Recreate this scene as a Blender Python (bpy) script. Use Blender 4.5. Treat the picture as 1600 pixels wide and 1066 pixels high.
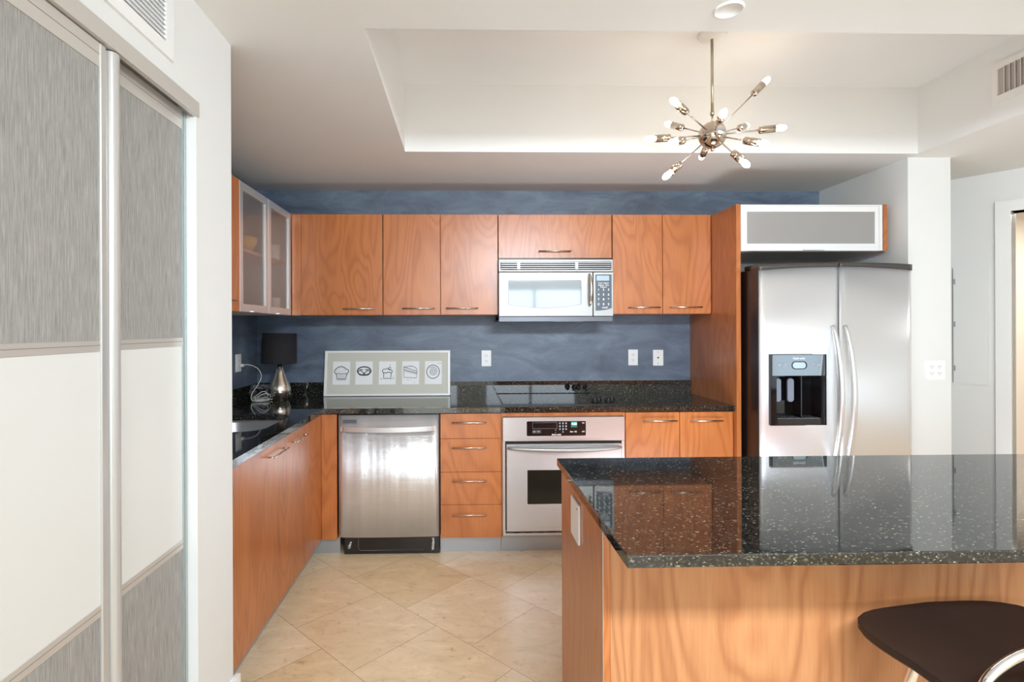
import bpy, bmesh, math, random
from mathutils import Vector, Matrix
random.seed(7)
S = bpy.context.scene
for o in list(bpy.data.objects): bpy.data.objects.remove(o)
C = S.collection
R = math.radians

# ------------------------------------------------------------------ camera
cam = bpy.data.objects.new('camera', bpy.data.cameras.new('camera')); C.objects.link(cam)
cam.data.sensor_width = 36; cam.data.lens = 837.33/1600*36
cam.data.shift_x = (800-743.42)/1600; cam.data.shift_y = (513.22-533)/1600
cam.location = (0, 0, 1.3938)
cam.matrix_world = Matrix.Translation((0, 0, 1.3938)) @ Matrix.Rotation(-.0238, 4, 'Z') @ Matrix.Rotation(R(90), 4, 'X') @ Matrix.Rotation(-.0038, 4, 'Z')
cam.data.clip_start = .02
S.camera = cam
# ------------------------------------------------------------------ world, light, exposure
S.view_settings.view_transform = 'Standard'; S.view_settings.look = 'None'
S.view_settings.gamma = 1; S.view_settings.exposure = 0.14
W = bpy.data.worlds.new('sky'); S.world = W; W.use_nodes = True
bg = W.node_tree.nodes['Background']; bg.inputs[0].default_value = (.80, .90, 1.0, 1); bg.inputs[1].default_value = 1.1
def area(name, loc, rot, sx, sy, power, col):
    l = bpy.data.lights.new(name, 'AREA'); l.shape = 'RECTANGLE'; l.size = sx; l.size_y = sy
    l.energy = power; l.color = col
    o = bpy.data.objects.new(name, l); C.objects.link(o); o.location = loc; o.rotation_euler = rot
    return o
DAY = FILL = (.785, .895, 1.0)
# daylight entering by the windows of the living room
area('daylight', (-1.2, -4.93, 1.25), (R(90), 0, 0), 2.2, 2.2, 76, DAY)
area('daylight', (1.6, -4.93, 1.25), (R(90), 0, 0), 2.2, 2.2, 76, DAY)
area('daylight', (4.93, -2.4, 1.3), (R(90), 0, R(90)), 2.6, 2.1, 8, DAY)
area('daylight', (-3.93, -2.6, 1.3), (R(90), 0, R(-90)), 2.4, 2.1, 90, DAY)
# added fill lights, no fixtures of the room, aimed at the ceiling or forward
area('added_fill_up', (1.0, -2.4, .9), (R(180), 0, 0), 1.4, 1.4, 26, FILL)
area('added_fill_up', (3.0, -1.8, .9), (R(180), 0, 0), 1.4, 1.4, 32, FILL)
area('added_fill_up', (.3, -1.0, .9), (R(180), 0, 0), 1.2, 1.2, 8, FILL)
fl = area('added_fill_forward', (.75, -.35, 2.30), (R(62), 0, R(-2)), 1.1, .2, 40, FILL); fl.data.spread = R(120)  # added fill under the ceiling, aimed forward into the kitchen
fl = area('added_fill_up', (1.38, 2.36, .15), (R(180), 0, 0), .8, .6, 17, FILL)  # added fill hidden low behind the island, brightens the kitchen ceiling

# ------------------------------------------------------------------ materials
MAT = {}
def new(name):
    m = bpy.data.materials.new(name); m.use_nodes = True
    nt = m.node_tree; b = nt.nodes['Principled BSDF']; MAT[name] = m
    return m, nt, b
def srgb(r, g, b):
    f = lambda c: (c/255/12.92) if c/255 <= .04045 else ((c/255+.055)/1.055)**2.4
    return (f(r), f(g), f(b), 1)
def plain(name, col, rough=.5, metal=0, ior=1.5, **k):
    m, nt, b = new(name)
    b.inputs['Base Color'].default_value = col; b.inputs['Roughness'].default_value = rough
    b.inputs['Metallic'].default_value = metal; b.inputs['IOR'].default_value = ior
    for a, v in k.items(): b.inputs[a].default_value = v
    return m
def node(nt, t, **k):
    n = nt.nodes.new(t)
    for a, v in k.items(): setattr(n, a, v)
    return n
def pos(nt, scale=(1, 1, 1), rot=(0, 0, 0), loc=(0, 0, 0)):
    g = node(nt, 'ShaderNodeNewGeometry'); mp = node(nt, 'ShaderNodeMapping')
    mp.inputs['Scale'].default_value = scale; mp.inputs['Rotation'].default_value = rot; mp.inputs['Location'].default_value = loc
    nt.links.new(g.outputs['Position'], mp.inputs[0]); return mp.outputs[0]
def noise(nt, vec, scale, detail=4, rough=.55, dist=0):
    n = node(nt, 'ShaderNodeTexNoise'); n.inputs['Scale'].default_value = scale; n.inputs['Detail'].default_value = detail
    n.inputs['Roughness'].default_value = rough; n.inputs['Distortion'].default_value = dist
    nt.links.new(vec, n.inputs['Vector']); return n.outputs[0]
def ramp(nt, fac, stops):
    r = node(nt, 'ShaderNodeValToRGB'); e = r.color_ramp.elements
    while len(e) < len(stops): e.new(.5)
    for i, (p, c) in enumerate(stops): e[i].position = p; e[i].color = c
    nt.links.new(fac, r.inputs[0]); return r.outputs[0]
def mixc(nt, fac, a, b, blend='MIX'):
    m = node(nt, 'ShaderNodeMix', data_type='RGBA', blend_type=blend)
    for i, v in ((0, fac), (6, a), (7, b)):
        if hasattr(v, 'links'): nt.links.new(v, m.inputs[i])
        else: m.inputs[i].default_value = v
    return m.outputs[2]
def bump(nt, b, h, strength, dist=.002):
    n = node(nt, 'ShaderNodeBump'); n.inputs['Strength'].default_value = strength; n.inputs['Distance'].default_value = dist
    nt.links.new(h, n.inputs['Height']); nt.links.new(n.outputs[0], b.inputs['Normal'])

def wall_mat(name, col, var=.02, rough=.6, scale=3):
    m, nt, b = new(name)
    n = noise(nt, pos(nt), scale, 5)
    c0 = tuple(v*(1-var) for v in col[:3])+(1,); c1 = tuple(min(1, v*(1+var)) for v in col[:3])+(1,)
    nt.links.new(ramp(nt, n, [(.3, c0), (.7, c1)]), b.inputs['Base Color']); b.inputs['Roughness'].default_value = rough
    bump(nt, b, noise(nt, pos(nt), 220, 2), .04, .001)
    return m
wall_mat('white paint', srgb(230, 230, 227), .01)
wall_mat('ceiling paint', srgb(236, 234, 230), .012)
wall_mat('tray paint', srgb(240, 235, 228), .01)
wall_mat('peach paint', srgb(240, 230, 216), .01)
# mottled slate blue plaster
m, nt, b = new('slate blue plaster')
n = noise(nt, pos(nt, (1.2, 1, 3.0)), 2.6, 7, .62, .6)
nt.links.new(ramp(nt, n, [(.28, srgb(78, 87, 103)), (.5, srgb(98, 110, 127)), (.72, srgb(121, 137, 151))]), b.inputs['Base Color'])
b.inputs['Roughness'].default_value = .42
bump(nt, b, n, .12, .01)

def wood(name, dark, mid, light, rough=.28, seed=0, axis='z', coat=.0, fig=3.0, figmix=.28, mult=62):
    m, nt, b = new(name)
    sc = (1, 1, .24)
    v = pos(nt, sc, loc=(seed*3.1, seed*1.7, seed*.9))
    # cathedral figure: contour lines of a slow noise, plus fine pores
    big = noise(nt, v, fig, 2.5, .45, .9)
    mul = node(nt, 'ShaderNodeMath', operation='MULTIPLY'); nt.links.new(big, mul.inputs[0]); mul.inputs[1].default_value = mult
    sn = node(nt, 'ShaderNodeMath', operation='SINE'); nt.links.new(mul.outputs[0], sn.inputs[0])
    mr = node(nt, 'ShaderNodeMapRange'); nt.links.new(sn.outputs[0], mr.inputs[0]); mr.inputs[1].default_value = -1; mr.inputs[2].default_value = 1
    fine = noise(nt, pos(nt, (1, 1, .05)), 130, 4, .6)
    slow = noise(nt, pos(nt, (1, 1, .35), loc=(seed, 0, 0)), 3.0, 4, .6, .8)
    c = ramp(nt, mr.outputs[0], [(0, dark), (.30, mid), (1, light)])
    base = mixc(nt, figmix, mid, c)
    f2 = ramp(nt, fine, [(.35, (.84, .82, .80, 1)), (.62, (1.05, 1.04, 1.03, 1))])
    base = mixc(nt, .5, base, f2, 'MULTIPLY')
    s2 = ramp(nt, slow, [(.3, (.84, .82, .80, 1)), (.7, (1.1, 1.1, 1.1, 1))])
    base = mixc(nt, .7, base, s2, 'MULTIPLY')
    nt.links.new(base, b.inputs['Base Color'])
    b.inputs['Roughness'].default_value = rough; b.inputs['Coat Weight'].default_value = coat; b.inputs['Coat Roughness'].default_value = .34
    return m
wood('cherry laminate', srgb(148, 80, 38), srgb(186, 110, 56), srgb(203, 130, 74), .3, 0, 'z', .35, 3.0, .30, 85)
wood('lit cherry island', srgb(154, 94, 56), srgb(187, 127, 82), srgb(205, 150, 103), .32, 4, 'z', .1, 2.6, .40, 105)  # same laminate made lighter: light on the island front put into the colour
# granite, black with grey, green and gold flecks
m, nt, b = new('black granite')
vo = node(nt, 'ShaderNodeTexVoronoi'); vo.inputs['Scale'].default_value = 330; nt.links.new(pos(nt, (.7, 1, 1)), vo.inputs['Vector'])
sepc = node(nt, 'ShaderNodeSeparateColor'); nt.links.new(vo.outputs['Color'], sepc.inputs[0])
fl = ramp(nt, sepc.outputs[0], [(0, srgb(14, 15, 16)), (.50, srgb(20, 22, 22)), (.74, srgb(40, 43, 40)), (.89, srgb(60, 63, 56)), (.965, srgb(98, 90, 68)), (1, srgb(150, 146, 124))])
cl = noise(nt, pos(nt), 38, 4, .65)
msk = ramp(nt, cl, [(.30, (0, 0, 0, 1)), (.52, (1, 1, 1, 1))])
nt.links.new(mixc(nt, msk, srgb(22, 22, 23), fl), b.inputs['Base Color'])
b.inputs['Roughness'].default_value = .035; b.inputs['IOR'].default_value = 1.75
# travertine laid in diagonal rows with half-tile offset
m, nt, b = new('travertine')
g = node(nt, 'ShaderNodeNewGeometry'); sp = node(nt, 'ShaderNodeSeparateXYZ'); nt.links.new(g.outputs['Position'], sp.inputs[0])
def mth(op, a, c=None):
    n = node(nt, 'ShaderNodeMath', operation=op)
    for i, v in enumerate((a, c)):
        if v is None: continue
        if hasattr(v, 'links'): nt.links.new(v, n.inputs[i])
        else: n.inputs[i].default_value = v
    return n.outputs[0]
a_ = mth('ADD', mth('MULTIPLY', mth('SUBTRACT', sp.outputs[0], sp.outputs[1]), .70711), 2.102 + .4625*20)
b_ = mth('ADD', mth('MULTIPLY', mth('ADD', sp.outputs[0], sp.outputs[1]), .70711), -1.224 + .4625*20)
cb = node(nt, 'ShaderNodeCombineXYZ'); nt.links.new(a_, cb.inputs[0]); nt.links.new(b_, cb.inputs[1])
br = node(nt, 'ShaderNodeTexBrick'); br.offset = .5; br.offset_frequency = 2
nt.links.new(cb.outputs[0], br.inputs['Vector'])
for k, v in (('Scale', 1), ('Mortar Size', .0012), ('Mortar Smooth', .3), ('Bias', 0), ('Brick Width', .4625), ('Row Height', .4625)): br.inputs[k].default_value = v
br.inputs['Color1'].default_value = srgb(240, 219, 188); br.inputs['Color2'].default_value = srgb(226, 198, 156); br.inputs['Mortar'].default_value = srgb(142, 110, 76)
n1 = noise(nt, pos(nt, (1, 2.2, 1), (0, 0, R(20))), 5, 8, .68, 1.0)
n2 = noise(nt, pos(nt, (1, 1.6, 1)), 20, 7, .75, .6)
t = mixc(nt, .85, br.outputs['Color'], ramp(nt, n1, [(.30, (.80, .75, .68, 1)), (.44, (.95, .92, .87, 1)), (.56, (1, .99, .97, 1)), (.68, (1.14, 1.15, 1.18, 1))]), 'MULTIPLY')
t = mixc(nt, .8, t, ramp(nt, n2, [(.30, (.58, .48, .38, 1)), (.43, (.98, .97, .96, 1)), (1, (1.04, 1.04, 1.04, 1))]), 'MULTIPLY')
nt.links.new(t, b.inputs['Base Color']); b.inputs['Roughness'].default_value = .3
bump(nt, b, br.outputs['Fac'], -.3, .001)
# brushed stainless steel
def steel(name, col, rough, wob=.0, aniso=.6, vec=(2.2, 1, .25), ws=3.0, horizontal=True, metal=.72, groove=0):
    m, nt, b = new(name)
    b.inputs['Base Color'].default_value = col; b.inputs['Metallic'].default_value = metal
    st = noise(nt, pos(nt, (1, 1, 180) if horizontal else (180, 1, 1)), 3, 2)
    rr = node(nt, 'ShaderNodeMapRange'); nt.links.new(st, rr.inputs[0]); rr.inputs[3].default_value = rough*.8; rr.inputs[4].default_value = rough*1.2
    nt.links.new(rr.outputs[0], b.inputs['Roughness'])
    b.inputs['Anisotropic'].default_value = aniso
    if wob: bump(nt, b, noise(nt, pos(nt, vec), ws, 2, .4), wob, .02)
    if groove:
        n = node(nt, 'ShaderNodeBump'); n.inputs['Strength'].default_value = groove; n.inputs['Distance'].default_value = .0006
        nt.links.new(noise(nt, pos(nt, (1.5, 1, 260)), 3, 1), n.inputs['Height'])
        nt.links.new(b.inputs['Normal'].links[0].from_socket, n.inputs['Normal']); nt.links.new(n.outputs[0], b.inputs['Normal'])
    return m
steel('steel dishwasher', (.80, .81, .83, 1), .20, .6, .7, (2.6, 1, .12), 3.2, groove=1.0)
steel('steel fridge', (.88, .90, .93, 1), .33, .10, .5, (.6, 1, 1.6), 2)
steel('steel oven', (.66, .665, .675, 1), .30, .06, .5)
steel('steel microwave', (.36, .355, .345, 1), .38, .05, .3, metal=.5)
steel('steel sink', (.42, .42, .43, 1), .30, .05, .4)
steel('steel kick', (.44, .47, .50, 1), .36, .05, .2)
plain('chrome', (.85, .85, .86, 1), .08, 1)
plain('handle nickel', (.72, .68, .62, 1), .24, 1)
plain('lamp nickel', (.74, .68, .60, 1), .24, 1, **{'Anisotropic': .6})
plain('fixture nickel', (.66, .56, .46, 1), .1, 1)
plain('rod brass', (.62, .56, .42, 1), .28, 1)
plain('aluminium', (.78, .79, .79, 1), .33, .8)
plain('door aluminium', srgb(178, 188, 189), .30, .55)
plain('door grip', srgb(196, 194, 190), .30, .35)
plain('door rail', srgb(206, 201, 194), .34, .35)
plain('rail groove', srgb(150, 140, 130), .5)
plain('white gloss', srgb(240, 240, 238), .22)
plain('white panel', srgb(224, 224, 220), .35)
plain('white plastic', srgb(240, 240, 238), .3)
plain('plastic slots', srgb(70, 70, 70), .5)
plain('black plastic', (.012, .012, .013, 1), .25)
plain('black gloss', (.006, .006, .007, 1), .06, ior=1.6)
plain('dark glass', (.012, .014, .010, 1), .04, ior=1.6)
plain('brown black metal', srgb(34, 24, 22), .3)
plain('grey cap', srgb(80, 76, 74), .3, .3)
plain('cooktop glass', (.01, .012, .013, 1), .03, ior=1.75)
plain('shade fabric', srgb(30, 28, 32), .85)
plain('stool leather', srgb(32, 24, 23), .38)
plain('stool edge', srgb(24, 26, 31), .45)
plain('mat board', srgb(205, 203, 190), .7)
plain('paper', srgb(238, 239, 238), .7)
plain('ink', srgb(58, 60, 66), .7)
plain('ink grey', srgb(112, 112, 122), .7)
plain('ceramic white', srgb(235, 230, 222), .3)
plain('ceramic yellow', srgb(214, 165, 84), .3)
plain('key grey', srgb(150, 156, 162), .4)
plain('panel grey', srgb(82, 92, 102), .3)
plain('lcd', srgb(176, 196, 206), .2)
plain('dark gap', (.01, .009, .008, 1), .8)
plain('print white', srgb(225, 225, 225), .5)
plain('grey badge', srgb(96, 98, 104), .3, .4)
plain('paddle grey', srgb(120, 126, 140), .35)
plain('cord', srgb(214, 214, 206), .25)
plain('cabinet interior', srgb(196, 188, 178), .6)
plain('vent backing', srgb(186, 176, 168), .7)
plain('vent shadow', srgb(120, 112, 106), .7)
def emit(name, col, s, base=(.9, .9, .9, 1)):
    m, nt, b = new(name); b.inputs['Base Color'].default_value = base
    b.inputs['Emission Color'].default_value = col; b.inputs['Emission Strength'].default_value = s
    return m
emit('bulb glow', (1.0, .84, .66, 1), 30)
emit('green digits', (.10, .9, .62, 1), 1.6)
emit('green display', (.0, .12, .09, 1), .6, (.0, .1, .08, 1))
# dispenser fascia: glossy graphite mirror
plain('fascia mirror', (.30, .34, .36, 1), .07, .9)
plain('microwave glass', (.30, .35, .38, 1), .05, 0, ior=2.0)
m = plain('frosted glass', (.92, .91, .89, 1), .17, ior=1.3, **{'Transmission Weight': .96})
m = plain('flip glass', (.52, .50, .48, 1), .05, ior=1.5, **{'Transmission Weight': .35})
m = plain('window glass', (1, 1, 1, 1), .0, ior=1.05, **{'Transmission Weight': 1.0})
# woven grey door fabric: vertical threads
m, nt, b = new('grey weave')
n = noise(nt, pos(nt, (1, 60, 2.2)), 6, 5, .7)
n2 = noise(nt, pos(nt, (1, 1, .4)), 60, 3, .6)
c = ramp(nt, n, [(.3, srgb(128, 127, 124)), (.5, srgb(157, 155, 151)), (.7, srgb(183, 180, 174))])
nt.links.new(mixc(nt, .4, c, ramp(nt, n2, [(.3, (.85, .85, .86, 1)), (.7, (1.08, 1.07, 1.05, 1))]), 'MULTIPLY'), b.inputs['Base Color'])
b.inputs['Roughness'].default_value = .6

# ------------------------------------------------------------------ mesh helpers
def box(bm, x0, x1, y0, y1, z0, z1, bev=0, seg=1):
    x0, x1 = sorted((x0, x1)); y0, y1 = sorted((y0, y1)); z0, z1 = sorted((z0, z1))
    v = [bm.verts.new(p) for p in ((x0,y0,z0),(x1,y0,z0),(x1,y1,z0),(x0,y1,z0),(x0,y0,z1),(x1,y0,z1),(x1,y1,z1),(x0,y1,z1))]
    fs = [bm.faces.new([v[i] for i in q]) for q in ((3,2,1,0),(4,5,6,7),(0,1,5,4),(1,2,6,5),(2,3,7,6),(3,0,4,7))]
    if bev:
        es = list({e for f in fs for e in f.edges})
        bmesh.ops.bevel(bm, geom=es, offset=bev, segments=seg, affect='EDGES', profile=.5)
def frame_of(d):
    d = Vector(d).normalized(); a = Vector((0, 0, 1)) if abs(d.z) < .9 else Vector((1, 0, 0))
    u = d.cross(a).normalized(); return d, u, d.cross(u)
def tube(bm, pts, r, n=12, cap=True, flat=None):
    pts = [Vector(p) for p in pts]; rs = r if isinstance(r, (list, tuple)) else [r]*len(pts)
    rings = []; pu = None
    for i, p in enumerate(pts):
        d = (pts[min(i+1, len(pts)-1)]-pts[max(i-1, 0)]).normalized()
        if pu is None: _, u, w = frame_of(d)
        else:
            u = (pu-d*pu.dot(d)).normalized(); w = d.cross(u)
        pu = u
        rings.append([bm.verts.new(p+(u*math.cos(2*math.pi*k/n)+w*math.sin(2*math.pi*k/n))*rs[i]) for k in range(n)])
    for a, b in zip(rings, rings[1:]):
        for k in range(n): f = bm.faces.new((a[k], a[(k+1) % n], b[(k+1) % n], b[k])); f.smooth = True
    if cap: bm.faces.new(rings[0][::-1]); bm.faces.new(rings[-1])
def lathe(bm, prof, origin=(0, 0, 0), axis=(0, 0, 1), n=32, smooth=True):
    d, u, w = frame_of(axis); o = Vector(origin); rings = []
    for r, h in prof:
        if r < 1e-6: rings.append([bm.verts.new(o+d*h)])
        else: rings.append([bm.verts.new(o+d*h+(u*math.cos(2*math.pi*k/n)+w*math.sin(2*math.pi*k/n))*r) for k in range(n)])
    for a, b in zip(rings, rings[1:]):
        for k in range(n):
            l = (k+1) % n
            if len(a) == 1 and len(b) == 1: continue
            if len(a) == 1: f = bm.faces.new((a[0], b[l], b[k]))
            elif len(b) == 1: f = bm.faces.new((a[k], a[l], b[0]))
            else: f = bm.faces.new((a[k], a[l], b[l], b[k]))
            f.smooth = smooth
def prism(bm, pts, ext):
    """polygon pts (3D, planar) extruded by vector ext"""
    e = Vector(ext); a = [bm.verts.new(p) for p in pts]; b = [bm.verts.new(Vector(p)+e) for p in pts]; n = len(pts)
    bm.faces.new(a[::-1]); bm.faces.new(b)
    for k in range(n): bm.faces.new((a[k], a[(k+1) % n], b[(k+1) % n], b[k]))
def rrect(x0, x1, z0, z1, r, n=6):
    out = []
    for cx, cz, a0 in ((x1-r, z1-r, 0), (x0+r, z1-r, 90), (x0+r, z0+r, 180), (x1-r, z0+r, 270)):
        for k in range(n+1):
            a = R(a0+90*k/n); out.append((cx+r*math.cos(a), cz+r*math.sin(a)))
    return out
def loc_of(p):
    v = Vector((0, 0, 0))
    while p is not None: v += p.location; p = p.parent
    return v
def link(name, bm, mat, parent=None, world=True, mods=None):
    bmesh.ops.recalc_face_normals(bm, faces=bm.faces)
    me = bpy.data.meshes.new(name)
    if parent is not None and world:
        bmesh.ops.translate(bm, verts=bm.verts, vec=-loc_of(parent))
    bm.to_mesh(me); bm.free()
    for q in (mat if isinstance(mat, (list, tuple)) else [mat]): me.materials.append(MAT[q])
    o = bpy.data.objects.new(name, me); C.objects.link(o)
    if parent is not None: o.parent = parent
    return o
def B(name, mat, parent, *boxes, bev=0, seg=1):
    bm = bmesh.new()
    for q in boxes: box(bm, *q, bev=bev, seg=seg)
    return link(name, bm, mat, parent)
def tag(o, label, cat, group=None):
    o['label'] = label; o['category'] = cat
    if group: o['group'] = group
    return o
def thing(name, label, cat, loc, group=None):
    o = bpy.data.objects.new(name, None); C.objects.link(o); o.location = loc; o.empty_display_size = .05
    return tag(o, label, cat, group)
def origin_to(o, loc):
    """move a root mesh's origin without moving its geometry"""
    v = Vector(loc); o.data.transform(Matrix.Translation(-v)); o.location = v; return o
def struct(o): o['kind'] = 'structure'; return o
def text(name, body, size, mat, parent, loc, rot=(R(90), 0, 0), align='CENTER', depth=.0004, bold=0, squeeze=1):
    cu = bpy.data.curves.new('text', 'FONT'); cu.body = body; cu.size = size; cu.extrude = depth; cu.align_x = align; cu.align_y = 'CENTER'; cu.offset = bold
    t = bpy.data.objects.new('text', cu); C.objects.link(t); bpy.context.view_layer.update()
    me = bpy.data.meshes.new_from_object(t.evaluated_get(bpy.context.evaluated_depsgraph_get()))
    bpy.data.objects.remove(t); me.materials.clear(); me.materials.append(MAT[mat])
    if squeeze != 1: me.transform(Matrix.Scale(squeeze, 4, (1, 0, 0)))
    o = bpy.data.objects.new(name, me); C.objects.link(o); o.parent = parent
    o.location = Vector(loc)-loc_of(parent); o.rotation_euler = rot
    return o

# ------------------------------------------------------------------ room shell
ZC, ZT = 2.402, 2.786           # ceiling, top of the tray
XLW, YB = -1.4925, 3.925        # left kitchen wall, back wall
XA = 2.652                      # alcove wall right of the fridge
RX, LX, RY = 4.9, -3.9, -4.9    # living room behind the camera
struct(B('floor', 'travertine', None, (-4.1, 6.2, -5.1, 5.2, -.1, 0)))
# ceiling with the recessed tray (hole -.326..XA, 1.806..3.06)
tx0, ty0, ty1 = -.326, 1.806, 3.060
ce = B('ceiling', 'ceiling paint', None,
  (-4.1, 6.2, -5.1, ty0, ZC, 2.95), (-4.1, tx0, ty0, ty1, ZC, 2.95), (-4.1, 6.2, ty1, 5.2, ZC, 2.95), (XA, 6.2, ty0, ty1, ZC, 2.95),
  (tx0-.01, XA+.01, ty0-.01, ty1+.01, ZT, 2.95))
struct(ce)
struct(B('wall_back', ['slate blue plaster'], None, (XLW-.12, 3.0, YB, YB+.12, 0, 2.5)))
struct(B('wall_back_alcove', 'white paint', None, (1.712, XA, YB-.012, YB, 0, 2.02)))
struct(B('wall_left', 'slate blue plaster', None, (XLW-.12, XLW, 1.924, YB, 0, 2.5)))
# closet wall: end block, header above the sliding doors, and the run behind the camera
CX = -.821
struct(B('wall_closet', 'white paint', None, (XLW-.12, CX, 1.678, 1.924, 0, 2.5), (XLW-.12, CX, .05, 1.678, 2.094, 2.5), (XLW-.12, CX, -.9, .05, 0, 2.5)))
struct(B('wall_closet_rear', 'white paint', None, (XLW-.14, XLW-.02, -.9, 1.95, 0, 2.5)))
bb = B('baseboard_left', 'white gloss', None, (CX, CX+.018, 1.69, 1.944, 0, .158), (XLW+.01, CX+.018, 1.9245, 1.944, 0, .1))
struct(bb)
struct(B('wall_alcove', 'white paint', None, (XA, 2.912, 3.13, YB, 0, 2.45)))
# angled wall with the doorway at the far right
P0 = Vector((3.358, 3.61, 0)); dn = Vector((.57, -.82, 0)).normalized(); nn = Vector((-dn.y, dn.x, 0))   # nn points away from the room
def dwall(bm, s0, s1, z0, z1, d0, d1):
    a = P0+dn*s0; b = P0+dn*s1
    pts = [a+nn*d0, b+nn*d0, b+nn*d1, a+nn*d1]
    prism(bm, [(p.x, p.y, z0) for p in pts], (0, 0, z1-z0))
# nn must point to +x
if nn.x < 0: nn = -nn
bm = bmesh.new(); dwall(bm, -.75, .300, 0, 2.45, 0, .12); dwall(bm, .300, 1.15, 2.135, 2.45, 0, .12); dwall(bm, 1.15, 1.6, 0, 2.45, 0, .12)
struct(link('wall_right', bm, 'white paint'))
bm = bmesh.new(); dwall(bm, .225, .300, 0, 2.205, -.018, .13); dwall(bm, .300, 1.15, 2.135, 2.205, -.018, .13); dwall(bm, 1.15, 1.225, 0, 2.205, -.018, .13)
struct(link('door_3', bm, 'white gloss'))
e = P0+dn*1.6
struct(B('wall_right_rear', 'white paint', None, (e.x-.02, RX+.12, e.y-.06, e.y+.06, 0, 2.45)))
struct(B('wall_hall', 'peach paint', None, (3.6, 6.1, 4.6, 4.7, 0, 2.45), (6.0, 6.1, 2.0, 4.7, 0, 2.45)))
area('hall_lamp', (4.9, 3.7, 2.35), (0, 0, 0), .6, .6, 20, (1, .93, .86))
# living room walls with windows, behind the camera
def wall_holes_y(name, y0, y1, x0, x1, holes):
    bs = []; x = x0
    for a, b_, z0, z1 in holes:
        bs += [(x, a, y0, y1, 0, 2.45), (a, b_, y0, y1, 0, z0), (a, b_, y0, y1, z1, 2.45)]; x = b_
    bs.append((x, x1, y0, y1, 0, 2.45)); return struct(B(name, 'white paint', None, *bs))
def wall_holes_x(name, X0, X1, y0, y1, holes):
    bs = []; y = y0
    for a, b_, z0, z1 in holes:
        bs += [(X0, X1, y, a, 0, 2.45), (X0, X1, a, b_, 0, z0), (X0, X1, a, b_, z1, 2.45)]; y = b_
    bs.append((X0, X1, y, y1, 0, 2.45)); return struct(B(name, 'white paint', None, *bs))
wall_holes_y('wall_rear', RY-.12, RY, -4.02, 5.02, [(-2.3, -.1, .1, 2.3), (.5, 2.7, .1, 2.3)])
wall_holes_x('wall_east', RX, RX+.12, -5.02, e.y+.06, [(-3.7, -1.1, .2, 2.3)])
wall_holes_x('wall_west', LX-.12, LX, -5.02, -.9, [(-3.8, -1.4, .2, 2.3)])
struct(B('wall_west_return', 'white paint', None, (LX-.12, XLW-.02, -.9, -.8, 0, 2.45)))
wi = 0
for x0, x1 in ((-2.3, -.1), (.5, 2.7)):
    wi += 1; xm = (x0+x1)/2
    w = struct(B('window_%d' % wi, 'aluminium', None, (x0, x0+.05, RY-.08, RY-.02, .1, 2.3), (x1-.05, x1, RY-.08, RY-.02, .1, 2.3), (xm-.03, xm+.03, RY-.08, RY-.02, .1, 2.3),
        (x0, x1, RY-.08, RY-.02, .1, .15), (x0, x1, RY-.08, RY-.02, 2.25, 2.3)))
for X, y0, y1 in ((RX, -3.7, -1.1), (LX-.12, -3.8, -1.4)):
    wi += 1; ym = (y0+y1)/2
    struct(B('window_%d' % wi, 'aluminium', None, (X+.03, X+.08, y0, y0+.05, .2, 2.3), (X+.03, X+.08, y1-.05, y1, .2, 2.3), (X+.03, X+.08, ym-.03, ym+.03, .2, 2.3),
        (X+.03, X+.08, y0, y1, .2, .25), (X+.03, X+.08, y0, y1, 2.25, 2.3)))

# ------------------------------------------------------------------ closet sliding doors
tr = struct(B('trim_1', 'door rail', None, (CX-.006, CX+.008, .05, 1.678, 2.050, 2.094), (CX-.10, CX-.006, .05, 1.678, 2.085, 2.094)))
def closet_door(nm, y0, y1, x, big, kz=1.0):
    """x = front face of the panels"""
    r = bpy.data.objects.new(nm, None); C.objects.link(r); r.location = (x, (y0+y1)/2, 0); r['kind'] = 'structure'
    zz = lambda z: 1.3938+(z-1.3938)*kz
    zt, z0 = zz(2.047), .012
    sw = .018 if not big else .070
    ins = .026
    ya, yb = y0+.03, y1-sw
    B('upper_panel', 'grey weave', r, (x-.008, x, ya, yb, zz(1.366), zz(1.992)))
    B('middle_panel', 'white panel', r, (x-.008, x, ya, yb, zz(.765), zz(1.345)))
    B('lower_panel', 'grey weave', r, (x-.008, x, ya, yb, .10, zz(.742)))
    for nme, a, b_ in (('top_rail', zz(1.992), zt), ('upper_rail', zz(1.345), zz(1.369)), ('lower_rail', zz(.742), zz(.768)), ('bottom_rail', z0, .10)):
        h = b_-a
        bm = bmesh.new(); box(bm, x-.012, x+.002, ya, yb, a, b_)
        rl = link(nme, bm, 'door rail', r)
        B('groove', 'rail groove', rl, (x+.0018, x+.0026, ya, yb, a+h*.52, a+h*.52+.0016))
    bm = bmesh.new()   # left stile
    box(bm, x-.012, x+.006, y0, ya, z0, zt, .002)
    link('stile', bm, 'door aluminium', r)
    bm = bmesh.new()
    if big:
        box(bm, x-.012, x+.005, yb, yb+.020, z0, zt, .002)
        box(bm, x-.012, x-.003, yb+.020, yb+.034, z0, zt)
        # rounded grip
        pts = []
        for k in range(13):
            a = math.pi*k/12
            pts.append((x-.004+.016*math.sin(a), yb+.052-.018*math.cos(a), z0))
        pts += [(x-.012, y1, z0), (x-.012, yb+.034, z0)]
        prism(bm, pts, (0, 0, zt-z0))
    else:
        box(bm, x-.012, x+.004, yb, yb+.005, z0, zt); box(bm, x-.012, x+.007, yb+.007, yb+.018, z0, zt, .002); box(bm, x-.012, x, yb+.004, yb+.008, z0, zt)
    link('grip_stile', bm, 'door aluminium' if not big else 'door grip', r)
    return r
closet_door('door_1', .50, 1.309, CX-.006, True)
closet_door('door_2', .98, 1.668, CX-.034, False, 1.02)
struct(B('trim_2', 'white paint', None, (CX-.06, CX+.002, 1.670, 1.678, 0, 2.05)))
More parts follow.
